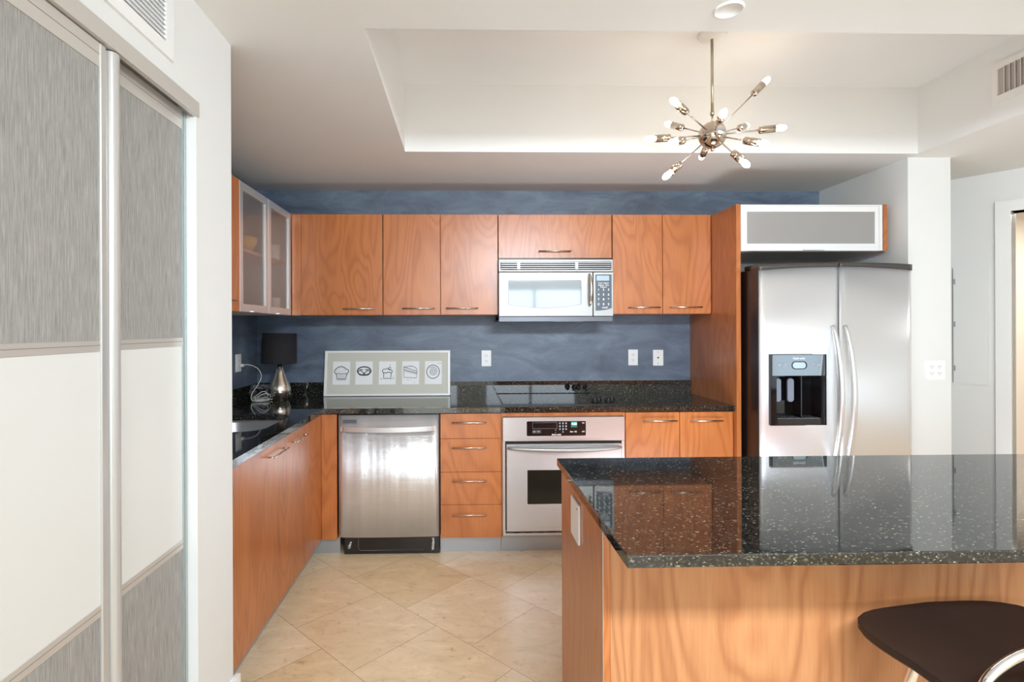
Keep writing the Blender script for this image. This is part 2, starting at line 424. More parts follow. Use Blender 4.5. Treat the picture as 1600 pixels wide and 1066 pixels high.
struct(B('trim_3', 'door aluminium', None, (CX-.06, CX, .05, 1.67, 0, .010)))

# vent above the closet doors
def vent(name, label, loc, build):
    t = thing(name, label, 'vent', loc); build(t); return t
t = thing('air_vent', 'white louvered air vent high above the sliding closet doors', 'vent', (CX, 1.2, 2.16))
B('frame', 'white gloss', t, (CX, CX+.008, .86, 1.535, 2.150, 2.186), (CX, CX+.008, .86, 1.535, 2.345, 2.38), (CX, CX+.008, 1.495, 1.535, 2.186, 2.345), (CX, CX+.008, .86, .90, 2.186, 2.345))
B('backing', 'print white', t, (CX+.0005, CX+.0015, .90, 1.495, 2.186, 2.345))
for k in range(12):
    z = 2.192+k*.0128
    bm = bmesh.new(); prism(bm, [(CX+.0015, .90, z+.006), (CX+.0075, .90, z), (CX+.0085, .90, z+.0012), (CX+.0015, .90, z+.009)], (0, .595, 0)); link('louver', bm, 'white gloss', t)
t = thing('air_vent', 'square-cornered return vent with upright louvers on the right side of the recessed ceiling', 'vent', (XA, 2.35, 2.5))
vx = XA-.001
B('frame', 'tray paint', t, (vx-.010, vx, 2.02, 2.612, 2.500, 2.532), (vx-.010, vx, 2.02, 2.612, 2.664, 2.690), (vx-.010, vx, 2.585, 2.612, 2.532, 2.664), (vx-.010, vx, 2.02, 2.05, 2.532, 2.664))
B('backing', 'vent backing', t, (vx-.002, vx-.0005, 2.05, 2.585, 2.532, 2.664))
for k in range(20):
    y = 2.56-k*.026
    bm = bmesh.new(); prism(bm, [(vx-.002, y, 2.532), (vx-.011, y-.010, 2.532), (vx-.011, y-.0125, 2.532), (vx-.002, y-.004, 2.532)], (0, 0, .132)); link('louver', bm, 'tray paint', t)
# round ceiling plate
bm = bmesh.new(); lathe(bm, [(0, -.004), (.040, -.004), (.0405, -.006), (.043, -.006), (.045, 0)], (.845, 1.677, ZC), n=40)
tag(origin_to(link('ceiling_speaker_cover', bm, 'ceiling paint'), (.845, 1.677, ZC)), 'small round white cover plate on the ceiling in front of the chandelier', 'cover plate')

# ------------------------------------------------------------------ cabinet parts
def bar_handle(parent, p0, p1, out, r=.0045):
    """bar pull between p0 and p1, standing off along vector out"""
    bm = bmesh.new(); p0 = Vector(p0); p1 = Vector(p1); o = Vector(out); d = (p1-p0).normalized()
    tube(bm, [p0+o, p1+o], r, 12)
    for p in (p0+d*.012, p1-d*.012): tube(bm, [p, p+o], r*.8, 10)
    return link('handle', bm, 'handle nickel', parent)
WD = 'cherry laminate'
YU, YF = 3.578, 3.290
def door_front(parent, x0, x1, z0, z1, yf, handle=None, name='door', t=.018, g=.0016):
    d = B(name, WD, parent, (x0+g, x1-g, yf, yf+t, z0+g, z1-g), bev=.0012)
    if handle: bar_handle(d, (handle[0], yf, handle[2]), (handle[1], yf, handle[2]), (0, -.026, 0))
    return d
def carcass(parent, x0, x1, y0, y1, z0, z1, name='body', mat=WD):
    return B(name, mat, parent, (x0, x0+.016, y0, y1, z0, z1), (x1-.016, x1, y0, y1, z0, z1), (x0+.016, x1-.016, y0, y1, z0, z0+.016), (x0+.016, x1-.016, y0, y1, z1-.016, z1), (x0+.016, x1-.016, y1-.008, y1, z0+.016, z1-.016))
GU = 'cherry wall cabinets on the blue wall'
ub, ut = 1.484, 2.156
# 1 single door beside the corner
t = thing('wall_cabinet', 'cherry wall cabinet with one wide door, next to the glass-door cabinet in the corner', 'cabinet', (-.80, 3.75, ub), GU)
carcass(t, -1.066, -.534, YU+.02, YB-.002, ub, ut); door_front(t, -1.072, -.534, ub, ut, YU, (-.792, -.580, 1.527))
B('filler', WD, t, (-1.135, -1.072, YU+.004, YU+.020, ub, ut))
t = thing('wall_cabinet', 'cherry wall cabinet with two doors, left of the microwave', 'cabinet', (-.15, 3.75, ub), GU)
carcass(t, -.530, .233, YU+.02, YB-.002, ub, ut)
door_front(t, -.530, -.149, ub, ut, YU, (-.402, -.186, 1.528)); door_front(t, -.149, .235, ub, ut, YU, (-.113, .101, 1.528))
t = thing('wall_cabinet', 'short wide cherry cabinet directly above the microwave', 'cabinet', (.62, 3.75, 1.861), GU)
carcass(t, .239, 1.0, YU+.02, YB-.002, 1.862, ut); door_front(t, .238, 1.001, 1.861, ut, YU, (.506, .724, 1.907))
t = thing('wall_cabinet', 'cherry wall cabinet with two doors, right of the microwave', 'cabinet', (1.34, 3.75, ub+.002), GU)
carcass(t, 1.006, 1.672, YU+.02, YB-.002, ub+.002, ut)
door_front(t, 1.005, 1.345, ub+.002, ut, YU, (1.102, 1.321, 1.530)); door_front(t, 1.345, 1.675, ub+.002, ut, YU, (1.386, 1.606, 1.531))
# tall side panel
tag(origin_to(B('side_panel', WD, None, (1.678, 1.706, 3.25, YB-.002, 0, 2.150), bev=.001), (1.69, 3.6, 0)), 'tall cherry panel standing between the worktop and the refrigerator', 'panel')
# flip-up cabinet over the fridge
zc0, zc1 = 1.862, 2.150
t = thing('wall_cabinet', 'wide low cabinet with aluminium-framed glass flap above the refrigerator', 'cabinet', (2.16, 3.6, zc0))
B('end_panel', WD, t, (2.598, 2.622, 3.25, YB-.014, zc0, zc1)); B('end_panel', WD, t, (1.708, 1.722, 3.272, YB-.014, zc0, zc1))
B('shelf_board', 'cabinet interior', t, (1.722, 2.598, 3.272, YB-.014, zc0, zc0+.016), (1.722, 2.598, 3.272, YB-.014, zc1-.016, zc1), (1.722, 2.598, YB-.025, YB-.014, zc0+.016, zc1-.016))
d = B('door', 'white gloss', t, (1.708, 2.594, 3.25, 3.270, 2.104, zc1-.002), (1.708, 2.594, 3.25, 3.270, zc0+.002, 1.908), (1.708, 1.746, 3.25, 3.270, 1.908, 2.104), (2.546, 2.594, 3.25, 3.270, 1.908, 2.104), bev=.001)
B('pane', 'flip glass', d, (1.744, 2.548, 3.256, 3.262, 1.905, 2.107))
B('trim_bead', 'aluminium', d, (2.570, 2.574, 3.2485, 3.2505, zc0+.01, zc1-.01), (1.712, 2.574, 3.2485, 3.2505, zc1-.012, zc1-.009))
B('handle', 'aluminium', d, (2.09, 2.22, 3.238, 3.25, zc0+.004, zc0+.010))
# upper cabinet with frosted glass doors on the left wall
XU = -1.135
y0, y1 = 2.757, 3.566
t = thing('glass_door_cabinet', 'corner wall cabinet with two frosted glass doors in aluminium frames', 'cabinet', (-1.3, 3.16, ub))
B('body', 'cabinet interior', t, (XLW+.002, XU-.022, y0+.002, y0+.018, ub+.016, ut-.016), (XLW+.002, XU-.022, y1-.016, y1, ub+.016, ut-.016), (XLW+.002, XU-.022, y0, y1, ub, ub+.016), (XLW+.002, XU-.022, y0, y1, ut-.016, ut), (XLW+.002, XLW+.012, y0+.018, y1-.016, ub+.016, ut-.016), (XU-.040, XU-.022, 3.155, 3.170, ub+.016, ut-.016))
B('shelf', WD, t, (XLW+.012, XU-.045, y0+.018, y1-.016, 1.815, 1.831))
for a, b_ in ((y0, 3.158), (3.164, y1)):
    fw = .042
    d = B('door', 'aluminium', t, (XU-.020, XU, a, b_, ut-fw, ut), (XU-.020, XU, a, b_, ub, ub+fw), (XU-.020, XU, a, a+fw, ub+fw, ut-fw), (XU-.020, XU, b_-fw, b_, ub+fw, ut-fw), bev=.0015)
    B('pane', 'frosted glass', d, (XU-.013, XU-.008, a+fw-.003, b_-fw+.003, ub+fw-.003, ut-fw+.003))
    B('handle', 'aluminium', d, (XU, XU+.012, (a+b_)/2-.05, (a+b_)/2+.05, ub+.002, ub+.007))
t = thing('wall_cabinet', 'cherry wall cabinet seen edge-on left of the glass doors', 'cabinet', (-1.3, 2.45, ub), GU)
bm = bmesh.new(); box(bm, XLW+.002, XU-.02, 2.16, y0-.003, ub, ut); link('body', bm, WD, t)
d = B('door', WD, t, (XU-.018, XU, 2.16, y0-.003, ub, ut), bev=.001)
bar_handle(d, (XU, 2.44, 1.535), (XU, 2.655, 1.535), (.026, 0, 0))
# crockery behind the frosted glass
def bowl(name, label, mat, p, r, h):
    bm = bmesh.new(); lathe(bm, [(0, .004), (r*.4, .002), (r*.45, 0), (r*.9, h*.6), (r, h), (r*.96, h), (r*.85, h*.6), (r*.4, .01), (0, .01)], p, n=28)
    return tag(origin_to(link(name, bm, mat), p), label, name)
bowl('bowl', 'yellow bowl blurred behind the nearer frosted cabinet door', 'ceramic yellow', (-1.215, 3.03, 1.832), .062, .075)
def mug(label, p):
    bm = bmesh.new(); lathe(bm, [(0, 0), (.036, 0), (.038, .01), (.038, .09), (.035, .09), (.035, .01), (0, .008)], p, n=24)
    tube(bm, [Vector(p)+Vector((0, .036+.024*math.sin(a), .045+.028*math.cos(a))) for a in [math.pi*k/8 for k in range(9)]], .004, 8)
    return tag(origin_to(link('mug', bm, 'ceramic white'), p), label, 'mug')
mug('pale mug on the middle shelf behind the farther frosted door', (-1.197, 3.41, 1.832))
mug('pale mug at the cabinet bottom behind the farther frosted door', (-1.197, 3.41, ub+.017))

# ------------------------------------------------------------------ base units
XB = -.867; ZK = .107; zt_ = .872
def kick(parent, x0, x1): return B('toe_kick', 'steel kick', parent, (x0, x1, 3.350, 3.362, 0, ZK))
# left run
t = thing('sink_cabinet', 'cherry base cabinet under the sink, two doors with bar handles', 'cabinet', (-1.18, 2.65, 0))
B('body', WD, t, (XLW+.002, XB-.02, 1.95, 1.97, ZK, zt_+.004), (XLW+.002, XB-.02, 3.22, 3.24, ZK, zt_+.004), (XLW+.002, XB-.02, 1.97, 3.22, ZK, ZK+.016), (XLW+.002, XLW+.01, 1.97, 3.22, ZK+.016, zt_))
for a, b_, h0, h1 in ((2.100, 2.650, 2.395, 2.605), (2.650, 3.200, 2.720, 2.930)):
    d = B('door', WD, t, (XB-.018, XB, a+.0008, b_-.0008, ZK, zt_-.002), bev=.0008)
    bar_handle(d, (XB, h0, .822), (XB, h1, .822), (.026, 0, 0))
B('filler', WD, t, (XB-.018, XB, 1.95, 2.099, ZK, zt_-.002)); B('filler', WD, t, (XB-.018, XB, 3.201, 3.306, ZK, zt_-.002))
B('toe_kick', 'steel kick', t, (XB-.075, XB-.063, 1.95, 3.35, 0, ZK)); B('toe_kick', 'steel kick', t, (XB-.063, -.768, 3.350, 3.362, 0, ZK))
tag(origin_to(B('corner_filler_panel', WD, None, (XB+.001, -.773, YF, YF+.018, ZK, zt_), (XB+.001, -.773, YF+.018, 3.9, ZK, ZK+.016), bev=.0008), (-.82, 3.3, ZK)), 'narrow upright cherry panel between the corner and the dishwasher', 'panel')
# drawers
t = thing('drawer_unit', 'cherry base unit with four stacked drawers between dishwasher and oven', 'drawers', (.045, 3.6, 0))
carcass(t, -.140, .231, YF+.022, 3.9, ZK, zt_)
for z0, z1 in ((.718, .870), (.513, .716), (.312, .511), (.108, .310)):
    dr = B('drawer', WD, t, (-.141, .232, YF, YF+.018, z0, z1), bev=.0008)
    zz = {.718: .818, .513: .665, .312: .461, .108: .254}[z0]
    bar_handle(dr, (-.071, YF, zz), (.141, YF, zz), (0, -.026, 0))
kick(t, -.146, .232)
# oven housing
t = thing('oven_cabinet', 'cherry oven housing showing as a thin strip above the built-in oven', 'cabinet', (.617, 3.6, 0))
B('body', WD, t, (.234, .239, YF+.004, 3.9, ZK, zt_), (.994, .999, YF+.004, 3.9, ZK, zt_), (.239, .994, YF+.004, YF+.02, .849, zt_), (.239, .994, YF+.03, 3.9, ZK-.004, ZK+.008))
kick(t, .234, 1.0)
t = thing('base_cabinet', 'cherry base cabinet with two doors, right of the oven', 'cabinet', (1.34, 3.6, 0))
carcass(t, 1.001, 1.676, YF+.02, 3.9, ZK, zt_)
door_front(t, 1.001, 1.340, ZK, zt_, YF, (1.104, 1.316, .820)); door_front(t, 1.340, 1.676, ZK, zt_, YF, (1.400, 1.601, .818))
kick(t, 1.001, 1.676)

# ------------------------------------------------------------------ worktop (L-shape with sink cut-out) and backsplash
WZ0, WZ1 = .878, .910
sx0, sx1, sy0, sy1 = -1.36, -.962, 2.55, 3.075
bm = bmesh.new()
hole = rrect(sx0, sx1, sy0, sy1, .11, 8)
outer = [(XLW+.002, 1.95), (-.853, 1.95), (-.853, 3.2696), (1.676, 3.2696), (1.676, YB-.002), (XLW+.002, YB-.002)]
def loops(z):
    vo = [bm.verts.new((x, y, z)) for x, y in outer]; vh = [bm.verts.new((x, y, z)) for x, y in hole]
    return vo, vh
t0 = loops(WZ0); t1 = loops(WZ1)
for vo, vh in (t0, t1):
    es = [bm.edges.new((vo[i], vo[(i+1) % len(vo)])) for i in range(len(vo))]+[bm.edges.new((vh[i], vh[(i+1) % len(vh)])) for i in range(len(vh))]
    bmesh.ops.triangle_fill(bm, use_beauty=True, use_dissolve=False, edges=es)
for k in range(2):
    a, b_ = t0[k], t1[k]
    for i in range(len(a)): bm.faces.new((a[i], a[(i+1) % len(a)], b_[(i+1) % len(a)], b_[i]))
wt = origin_to(link('worktop', bm, 'black granite'), (0, 3.6, WZ0))
tag(wt, 'L-shaped polished black granite worktop along the blue wall', 'worktop')
bs_ = B('backsplash', 'black granite', None, (XLW+.022, 1.676, YB-.020, YB-.001, WZ1, 1.006), (XLW+.001, XLW+.022, 1.95, YB-.020, WZ1, 1.006))
tag(origin_to(bs_, (0, YB-.01, WZ1)), 'low black granite backsplash strip along the foot of the blue wall', 'backsplash')
# sink
bm = bmesh.new()
ring = lambda k, z: [bm.verts.new((x, y, z)) for x, y in rrect(sx0-.004+k, sx1+.004-k, sy0-.004+k, sy1+.004-k, max(.11-k, .02), 8)]
rs = [ring(-.02, .8775), ring(0, .8775), ring(.006, .86), ring(.012, .74), ring(.03, .712), ring(.06, .706)]
for a, b_ in zip(rs, rs[1:]):
    for i in range(len(a)):
        f = bm.faces.new((a[i], a[(i+1) % len(a)], b_[(i+1) % len(a)], b_[i])); f.smooth = True
bm.faces.new(rs[-1])
sk = tag(origin_to(link('sink', bm, 'steel sink'), ((sx0+sx1)/2, (sy0+sy1)/2, .706)), 'stainless steel undermount sink bowl set in the worktop by the left wall', 'sink')
bm = bmesh.new(); lathe(bm, [(0, .004), (.03, .004), (.04, .002), (.042, 0)], (-1.16, 2.81, .7065), n=24); link('drain', bm, 'chrome', sk)

# ------------------------------------------------------------------ cooktop
ct = thing('cooktop', 'black glass electric cooktop set in the worktop under the microwave', 'cooktop', (.63, 3.6, WZ1))
B('glass', 'cooktop glass', ct, (.250, 1.006, 3.348, 3.872, WZ1+.0002, WZ1+.006), bev=.0018, seg=2)
B('trim', 'black plastic', ct, (.246, 1.010, 3.344, 3.348, WZ1, WZ1+.0055), (.246, .250, 3.348, 3.872, WZ1, WZ1+.0055), (.246, 1.010, 3.872, 3.876, WZ1, WZ1+.0055))
for x, y in ((.850, 3.45), (.938, 3.45), (.892, 3.52), (.980, 3.52)):
    bm = bmesh.new(); p = (x, y, WZ1+.006)
    lathe(bm, [(0, 0), (.023, 0), (.024, .004), (.019, .008), (.018, .022), (.0165, .025), (0, .025)], p, n=28)
    box(bm, x-.004, x+.004, y-.019, y+.019, WZ1+.029, WZ1+.036, .002)
    k = link('knob', bm, 'black plastic', ct)
# ------------------------------------------------------------------ dishwasher
dw = thing('dishwasher', 'stainless steel dishwasher with curved bar handle, under the framed pictures', 'dishwasher', (-.457, 3.6, 0))
B('body', 'black plastic', dw, (-.766, -.147, YF+.03, 3.88, .119, .872))
bm = bmesh.new()
N = 24; x0, x1 = -.762, -.152; cols = []
for i in range(N+1):
    u = i/N; x = x0+(x1-x0)*u; y = YF-.004-.010*math.sin(math.pi*u)**.5 if 0 < u < 1 else YF
    cols.append(y)
pts = [(x0+(x1-x0)*i/N, cols[i], .122) for i in range(N+1)]+[(x1, YF+.028, .122), (x0, YF+.028, .122)]
prism(bm, pts, (0, 0, .745))
for f in bm.faces:
    if abs(f.normal.z) < .5 and len(f.verts) == 4 and f.calc_area() < .03: f.smooth = True
dd = link('door', bm, 'steel dishwasher', dw)
bm = bmesh.new()   # flat bowed handle
x0, x1 = -.745, -.172
fr = []; bk = []
for i in range(25):
    u = i/24; x = x0+(x1-x0)*u; y = YF-.018-.034*math.sin(math.pi*u)**.6
    zc_ = .786-.004*math.sin(math.pi*u)
    fr.append((x, y, zc_))
for (x, y, z), (xb, yb, zb) in zip(fr, fr[1:]):
    vs = [bm.verts.new(p) for p in ((x, y, z-.015), (xb, yb, zb-.015), (xb, yb, zb+.015), (x, y, z+.015), (x, y+.010, z-.015), (xb, yb+.010, zb-.015), (xb, yb+.010, zb+.015), (x, y+.010, z+.015))]
    for q in ((0,1,2,3), (7,6,5,4), (0,4,5,1), (3,2,6,7)): bm.faces.new([vs[k] for k in q])
bmesh.ops.remove_doubles(bm, verts=bm.verts, dist=1e-5)
box(bm, x0, x0+.02, YF-.020, YF+.0, .771, .801); box(bm, x1-.02, x1, YF-.020, YF+.0, .771, .801)
link('handle', bm, 'steel oven', dd)
B('badge', 'grey badge', dd, (-.732, -.650, YF-.016, YF-.004, .822, .840), bev=.001)
bd = B('toe_panel', 'black gloss', dw, (-.735, -.150, 3.322, 3.335, .004, .118), bev=.002)
bm = bmesh.new(); q = [(-.650, .112), (-.650, .040), (-.644, .030), (-.634, .026), (-.250, .026)]
tube(bm, [(x, 3.3215, z) for x, z in q], .0018, 6); link('trim_line', bm, 'grey badge', bd)
text('lettering', 'Whirlpool', .021, 'print white', bd, (-.190, 3.3205, .062), (R(90), R(-90), 0), squeeze=.85, bold=.0005)
text('lettering', 'Ultra', .021, 'print white', bd, (-.702, 3.3205, .06), (R(90), R(-75), 0), bold=.0005)

# ------------------------------------------------------------------ wall oven
ov = thing('wall_oven', 'stainless steel built-in oven with black control panel, behind the island corner', 'oven', (.617, 3.6, .12))
B('body', 'black plastic', ov, (.246, .987, YF+.012, 3.87, .124, .84))
B('trim', 'steel oven', ov, (.2405, .256, YF-.008, YF+.012, .120, .700), (.975, .9925, YF-.008, YF+.012, .120, .700), (.2405, .9925, YF-.010, YF+.012, .120, .136), (.256, .975, YF-.004, YF+.010, .146, .150), bev=.001)
bm = bmesh.new()
for k in range(9): box(bm, .30+k*.075, .345+k*.075, YF-.012, YF-.0101, .1385, .142)
link('vent_slot', bm, 'dark gap', ov)['kind'] = 'stuff'
cp = B('control_fascia', 'steel oven', ov, (.2405, .9925, YF-.014, YF+.012, .700, .8465), bev=.002)
yb_ = YF-.0145
bm = bmesh.new(); prism(bm, [(x, yb_, z) for x, z in rrect(.388, .752, .732, .822, .006, 3)], (0, .0006, 0)); pn = link('control_panel', bm, 'black gloss', cp)
yq = yb_-.0006
def rect_line(parent, x0, x1, z0, z1, mat='key grey', w=.001, name='display_outline', y=yq):
    return B(name, mat, parent, (x0, x1, y, y+.0005, z0, z0+w), (x0, x1, y, y+.0005, z1-w, z1), (x0, x0+w, y, y+.0005, z0+w, z1-w), (x1-w, x1, y, y+.0005, z0+w, z1-w))
rect_line(pn, .424, .574, .777, .814)
B('clock_display', 'green display', pn, (.660, .698, yq, yq+.0005, .784, .820))
text('clock_digits', '4:28', .019, 'green digits', pn, (.679, yq-.0003, .805), bold=.0006)
bm = bmesh.new()
for r_ in range(3):
    for c_ in range(3): tube(bm, [(.592+c_*.019, yq+.0004, .809-r_*.018), (.592+c_*.019, yq-.0002, .809-r_*.018)], .0068, 12)
kp = link('keypad', bm, 'panel grey', pn)
for k in range(9):
    text('key_number', str(k+1), .012, 'print white', kp, (.592+(k % 3)*.019, yq-.0006, .809-(k//3)*.018), bold=.0003)
text('key_label', '0', .012, 'print white', pn, (.611, yq, .756), bold=.0003)
text('key_label', 'Bake', .008, 'print white', pn, (.436, yq, .759), bold=.0003)
text('key_label', 'Broil', .008, 'print white', pn, (.459, yq, .759), bold=.0003)
rect_line(pn, .424, .474, .750, .768)
text('key_label', 'Start', .010, 'print white', pn, (.664, yq, .757), bold=.0004)
text('key_label', 'Off', .010, 'print white', pn, (.688, yq, .757), bold=.0004)
text('key_label', 'ON', .009, 'print white', pn, (.736, yq, .810), bold=.0003)
text('key_label', 'OFF', .009, 'print white', pn, (.736, yq, .757), bold=.0003)
text('key_label', '+', .012, 'print white', pn, (.566, yq, .766), bold=.0003)
text('key_label', '-', .012, 'print white', pn, (.566, yq, .753), bold=.0003)
text('brand_lettering', 'KitchenAid', .0125, 'print white', pn, (.570, yq, .7395), bold=.0004)
od = B('door', 'steel oven', ov, (.262, .970, YF-.030, YF+.008, .152, .684), bev=.003)
bm = bmesh.new(); prism(bm, [(x, YF-.0312, z) for x, z in rrect(.389, .843, .320, .527, .004, 3)], (0, .001, 0)); link('window', bm, 'dark glass', od)
B('gap', 'dark gap', ov, (.256, .975, YF-.004, YF+.008, .684, .700))
bm = bmesh.new(); ps = []; rr = []
for i in range(25):
    u = i/24; ps.append((.268+.696*u, YF-.040-.040*math.sin(math.pi*u)**.7, .664-.006*math.sin(math.pi*u))); rr.append(.008+.007*math.sin(math.pi*u)**.5)
tube(bm, ps, rr, 14); tube(bm, [(.285, YF-.03, .664), (.285, YF-.046, .664)], .007, 10); tube(bm, [(.947, YF-.03, .664), (.947, YF-.046, .664)], .007, 10)
link('handle', bm, 'steel microwave', od)

# ------------------------------------------------------------------ microwave
mw = thing('microwave', 'stainless steel over-the-range microwave hung under the short cabinet', 'microwave', (.616, 3.73, 1.44))
ym = 3.530
B('body', 'brown black metal', mw, (.238, .995, ym+.03, YB-.002, 1.450, 1.858))
vp = B('vent_panel', 'steel microwave', mw, (.236, .996, ym, ym+.03, 1.766, 1.848), bev=.003)
bm = bmesh.new(); prism(bm, [(x, ym-.0008, z) for x, z in rrect(.248, .985, 1.778, 1.834, .008, 4)], (0, .001, 0)); gr = link('grille', bm, 'dark gap', vp)
bm = bmesh.new()
for z in (1.788, 1.802, 1.816, 1.828): box(bm, .252, .981, ym-.004, ym-.0008, z-.0028, z+.0022)
for x in (.366, .75): box(bm, x-.006, x+.012, ym-.0042, ym-.0008, 1.782, 1.831)
link('louver', bm, 'steel microwave', gr)
dm = B('door', 'steel microwave', mw, (.236, .858, ym-.006, ym+.03, 1.471, 1.763), bev=.003)
pts = rrect(.300, .780, 1.55, 1.706, .012, 5); n_ = len(pts)
pts2 = []
for x, z in pts:   # lower edge bows downwards
    if z < 1.6: z = z-.022*math.sin(math.pi*min(1, max(0, (x-.300)/.480)))-.000
    pts2.append((x, z))
low = [(.300+.48*k/16, 1.550-.022*math.sin(math.pi*k/16)) for k in range(1, 16)]
top = [p for p in pts2 if p[1] > 1.65]; bl = [p for p in pts2 if p[1] <= 1.65 and p[0] < .5]; brr = [p for p in pts2 if p[1] <= 1.65 and p[0] >= .5]
poly = top+bl+low+brr
def inset_poly(p, k):
    cx_ = sum(a for a, _ in p)/len(p); cz_ = sum(c for _, c in p)/len(p)
    return [(cx_+(a-cx_)*(1+k/.24), cz_+(c-cz_)*(1+k/.08)) for a, c in p]
bm = bmesh.new(); prism(bm, [(x, ym-.0066, z) for x, z in inset_poly(poly, .003)], (0, .001, 0)); link('window_seal', bm, 'grey badge', dm)
bm = bmesh.new(); prism(bm, [(x, ym-.0074, z) for x, z in poly], (0, .001, 0)); link('window', bm, 'microwave glass', dm)
bm = bmesh.new(); ps = []; rr = []
for i in range(17):
    u = i/16; ps.append((.835+.004*math.sin(math.pi*u), ym-.012-.032*math.sin(math.pi*u)**.6, 1.538+.212*u)); rr.append(.006+.0065*math.sin(math.pi*u)**.5)
tube(bm, ps, rr, 12); tube(bm, [(.835, ym-.006, 1.545), (.835, ym-.02, 1.545)], .006, 8); tube(bm, [(.835, ym-.006, 1.743), (.835, ym-.02, 1.743)], .006, 8)
link('handle', bm, 'handle nickel', dm)
cpn = B('control_panel', 'steel microwave', mw, (.862, .996, ym-.006, ym+.03, 1.471, 1.763), bev=.003)
bm = bmesh.new(); prism(bm, [(.876, ym-.0066, 1.748), (.876, ym-.0066, 1.507), (.905, ym-.0066, 1.508), (.945, ym-.0066, 1.513), (.984, ym-.0066, 1.524), (.984, ym-.0066, 1.748)], (0, .0008, 0)); kp = link('keypad', bm, 'panel grey', cpn)
bm = bmesh.new(); prism(bm, [(x, ym-.0076, z) for x, z in rrect(.884, .968, 1.706, 1.740, .006, 4)], (0, .0008, 0)); link('display', bm, 'lcd', kp)
for r_ in range(4):
    for c_ in range(3):
        text('key_number', '123456789C0S'[r_*3+c_], .020, 'print white', kp, (.897+c_*.033, ym-.0072, 1.646-r_*.032), bold=.0006)
for z, s in ((1.690, 'Cook  Reheat'), (1.676, 'Defrost  Time'), (1.664, 'Popcorn')):
    text('key_label', s, .0125, 'print white', kp, (.930, ym-.0072, z), bold=.0003)
text('key_label', 'START', .013, 'print white', kp, (.940, ym-.0072, 1.527), bold=.0004)
B('underside', 'grey badge', mw, (.238, .994, ym+.004, YB-.01, 1.438, 1.468))
B('light_lens', 'lcd', mw, (.60, .80, ym+.03, ym+.07, 1.4365, 1.438))

# ------------------------------------------------------------------ refrigerator
fx0, fx1, fs = 1.722, 2.640, 2.176; fy = 3.090
fg = thing('refrigerator', 'side-by-side stainless steel refrigerator with ice dispenser, right of the cherry panel', 'refrigerator', (2.18, 3.45, 0))
B('body', 'brown black metal', fg, (fx0+.004, fx1-.004, fy+.085, 3.905, .02, 1.738), bev=.004)
B('kick_grille', 'black plastic', fg, (fx0+.01, fx1-.01, fy+.05, fy+.085, .01, .095))
def bow(x): u = (x-fx0)/(fx1-fx0); return fy-.040*(1-(2*u-1)**2)**.8 if 0 < u < 1 else fy
def fdoor(x0, x1, z0, z1, hole=None, mat='steel fridge', name='door', parent=fg, off=0, back=.075, rnd=0, arch=0, arch0=0):
    """curved door slab built in columns; hole = (x0,x1,z0,z1)"""
    bm = bmesh.new(); n = 24
    xs = sorted(set([x0+(x1-x0)*i/n for i in range(n+1)]+([hole[0], hole[1]] if hole else [])))
    zs = [z0, z1] if not hole else [z0, hole[2], hole[3], z1]
    yy = lambda x: bow(x)-off+(rnd*max(0, 1-abs(x-x0)/.012)**2 if rnd else 0)+(rnd*max(0, 1-abs(x-x1)/.012)**2 if rnd else 0)
    V = {}
    def v(x, y, z):
        q = ((2*(x-fx0)/(fx1-fx0)-1)**2)
        if arch and abs(z-z1) < 1e-6: z = z1-arch*q
        if arch0 and abs(z-z0) < 1e-6: z = z0-arch0*q
        k = (round(x, 5), round(y, 5), round(z, 5))
        if k not in V: V[k] = bm.verts.new((x, y, z))
        return V[k]
    for xa, xb in zip(xs, xs[1:]):
        for za, zb in zip(zs, zs[1:]):
            if hole and xa >= hole[0]-1e-6 and xb <= hole[1]+1e-6 and za >= hole[2]-1e-6 and zb <= hole[3]+1e-6: continue
            f = bm.faces.new((v(xa, yy(xa), za), v(xb, yy(xb), za), v(xb, yy(xb), zb), v(xa, yy(xa), zb))); f.smooth = True
        yk = fy+back
        for z in (z0, z1): bm.faces.new((v(xa, yy(xa), z), v(xb, yy(xb), z), v(xb, yk, z), v(xa, yk, z)))
        bm.faces.new((v(xa, yk, z0), v(xb, yk, z0), v(xb, yk, z1), v(xa, yk, z1))) if len(zs) == 2 else None
    if len(zs) > 2:
        for xa, xb in zip(xs, xs[1:]): bm.faces.new((v(xa, fy+back, z0), v(xb, fy+back, z0), v(xb, fy+back, z1), v(xa, fy+back, z1)))
    for x in (x0, x1):
        for za, zb in ([(z0, z1)]): bm.faces.new([v(x, yy(x), z) for z in zs]+[v(x, fy+back, z1), v(x, fy+back, z0)])
    return link(name, bm, mat, parent)
dx0, dx1, dz0, dz1 = 1.779, 2.101, .826, 1.236
dl = fdoor(fx0+.006, fs-.005, .10, 1.742, (dx0, dx1, dz0, dz1), rnd=.006, arch=.016)
dr_ = fdoor(fs+.005, fx1, .10, 1.742, rnd=.006, arch=.016)
for d_, a, b_ in ((dl, fx0+.002, fs-.003), (dr_, fs+.003, fx1)):
    fdoor(a, b_, 1.742, 1.768, None, 'grey cap', 'top_cap', d_, .003, .07, arch=.008, arch0=.017)
B('door_edge', 'brown black metal', dl, (fx0, fx0+.006, fy+.002, fy+.08, .10, 1.742))
B('gap', 'dark gap', fg, (fs-.004, fs+.004, fy-.015, fy+.06, .10, 1.745))
B('hinge_cover', 'brown black metal', fg, (fx0+.01, fx0+.10, fy+.03, fy+.17, 1.739, 1.765), bev=.004)
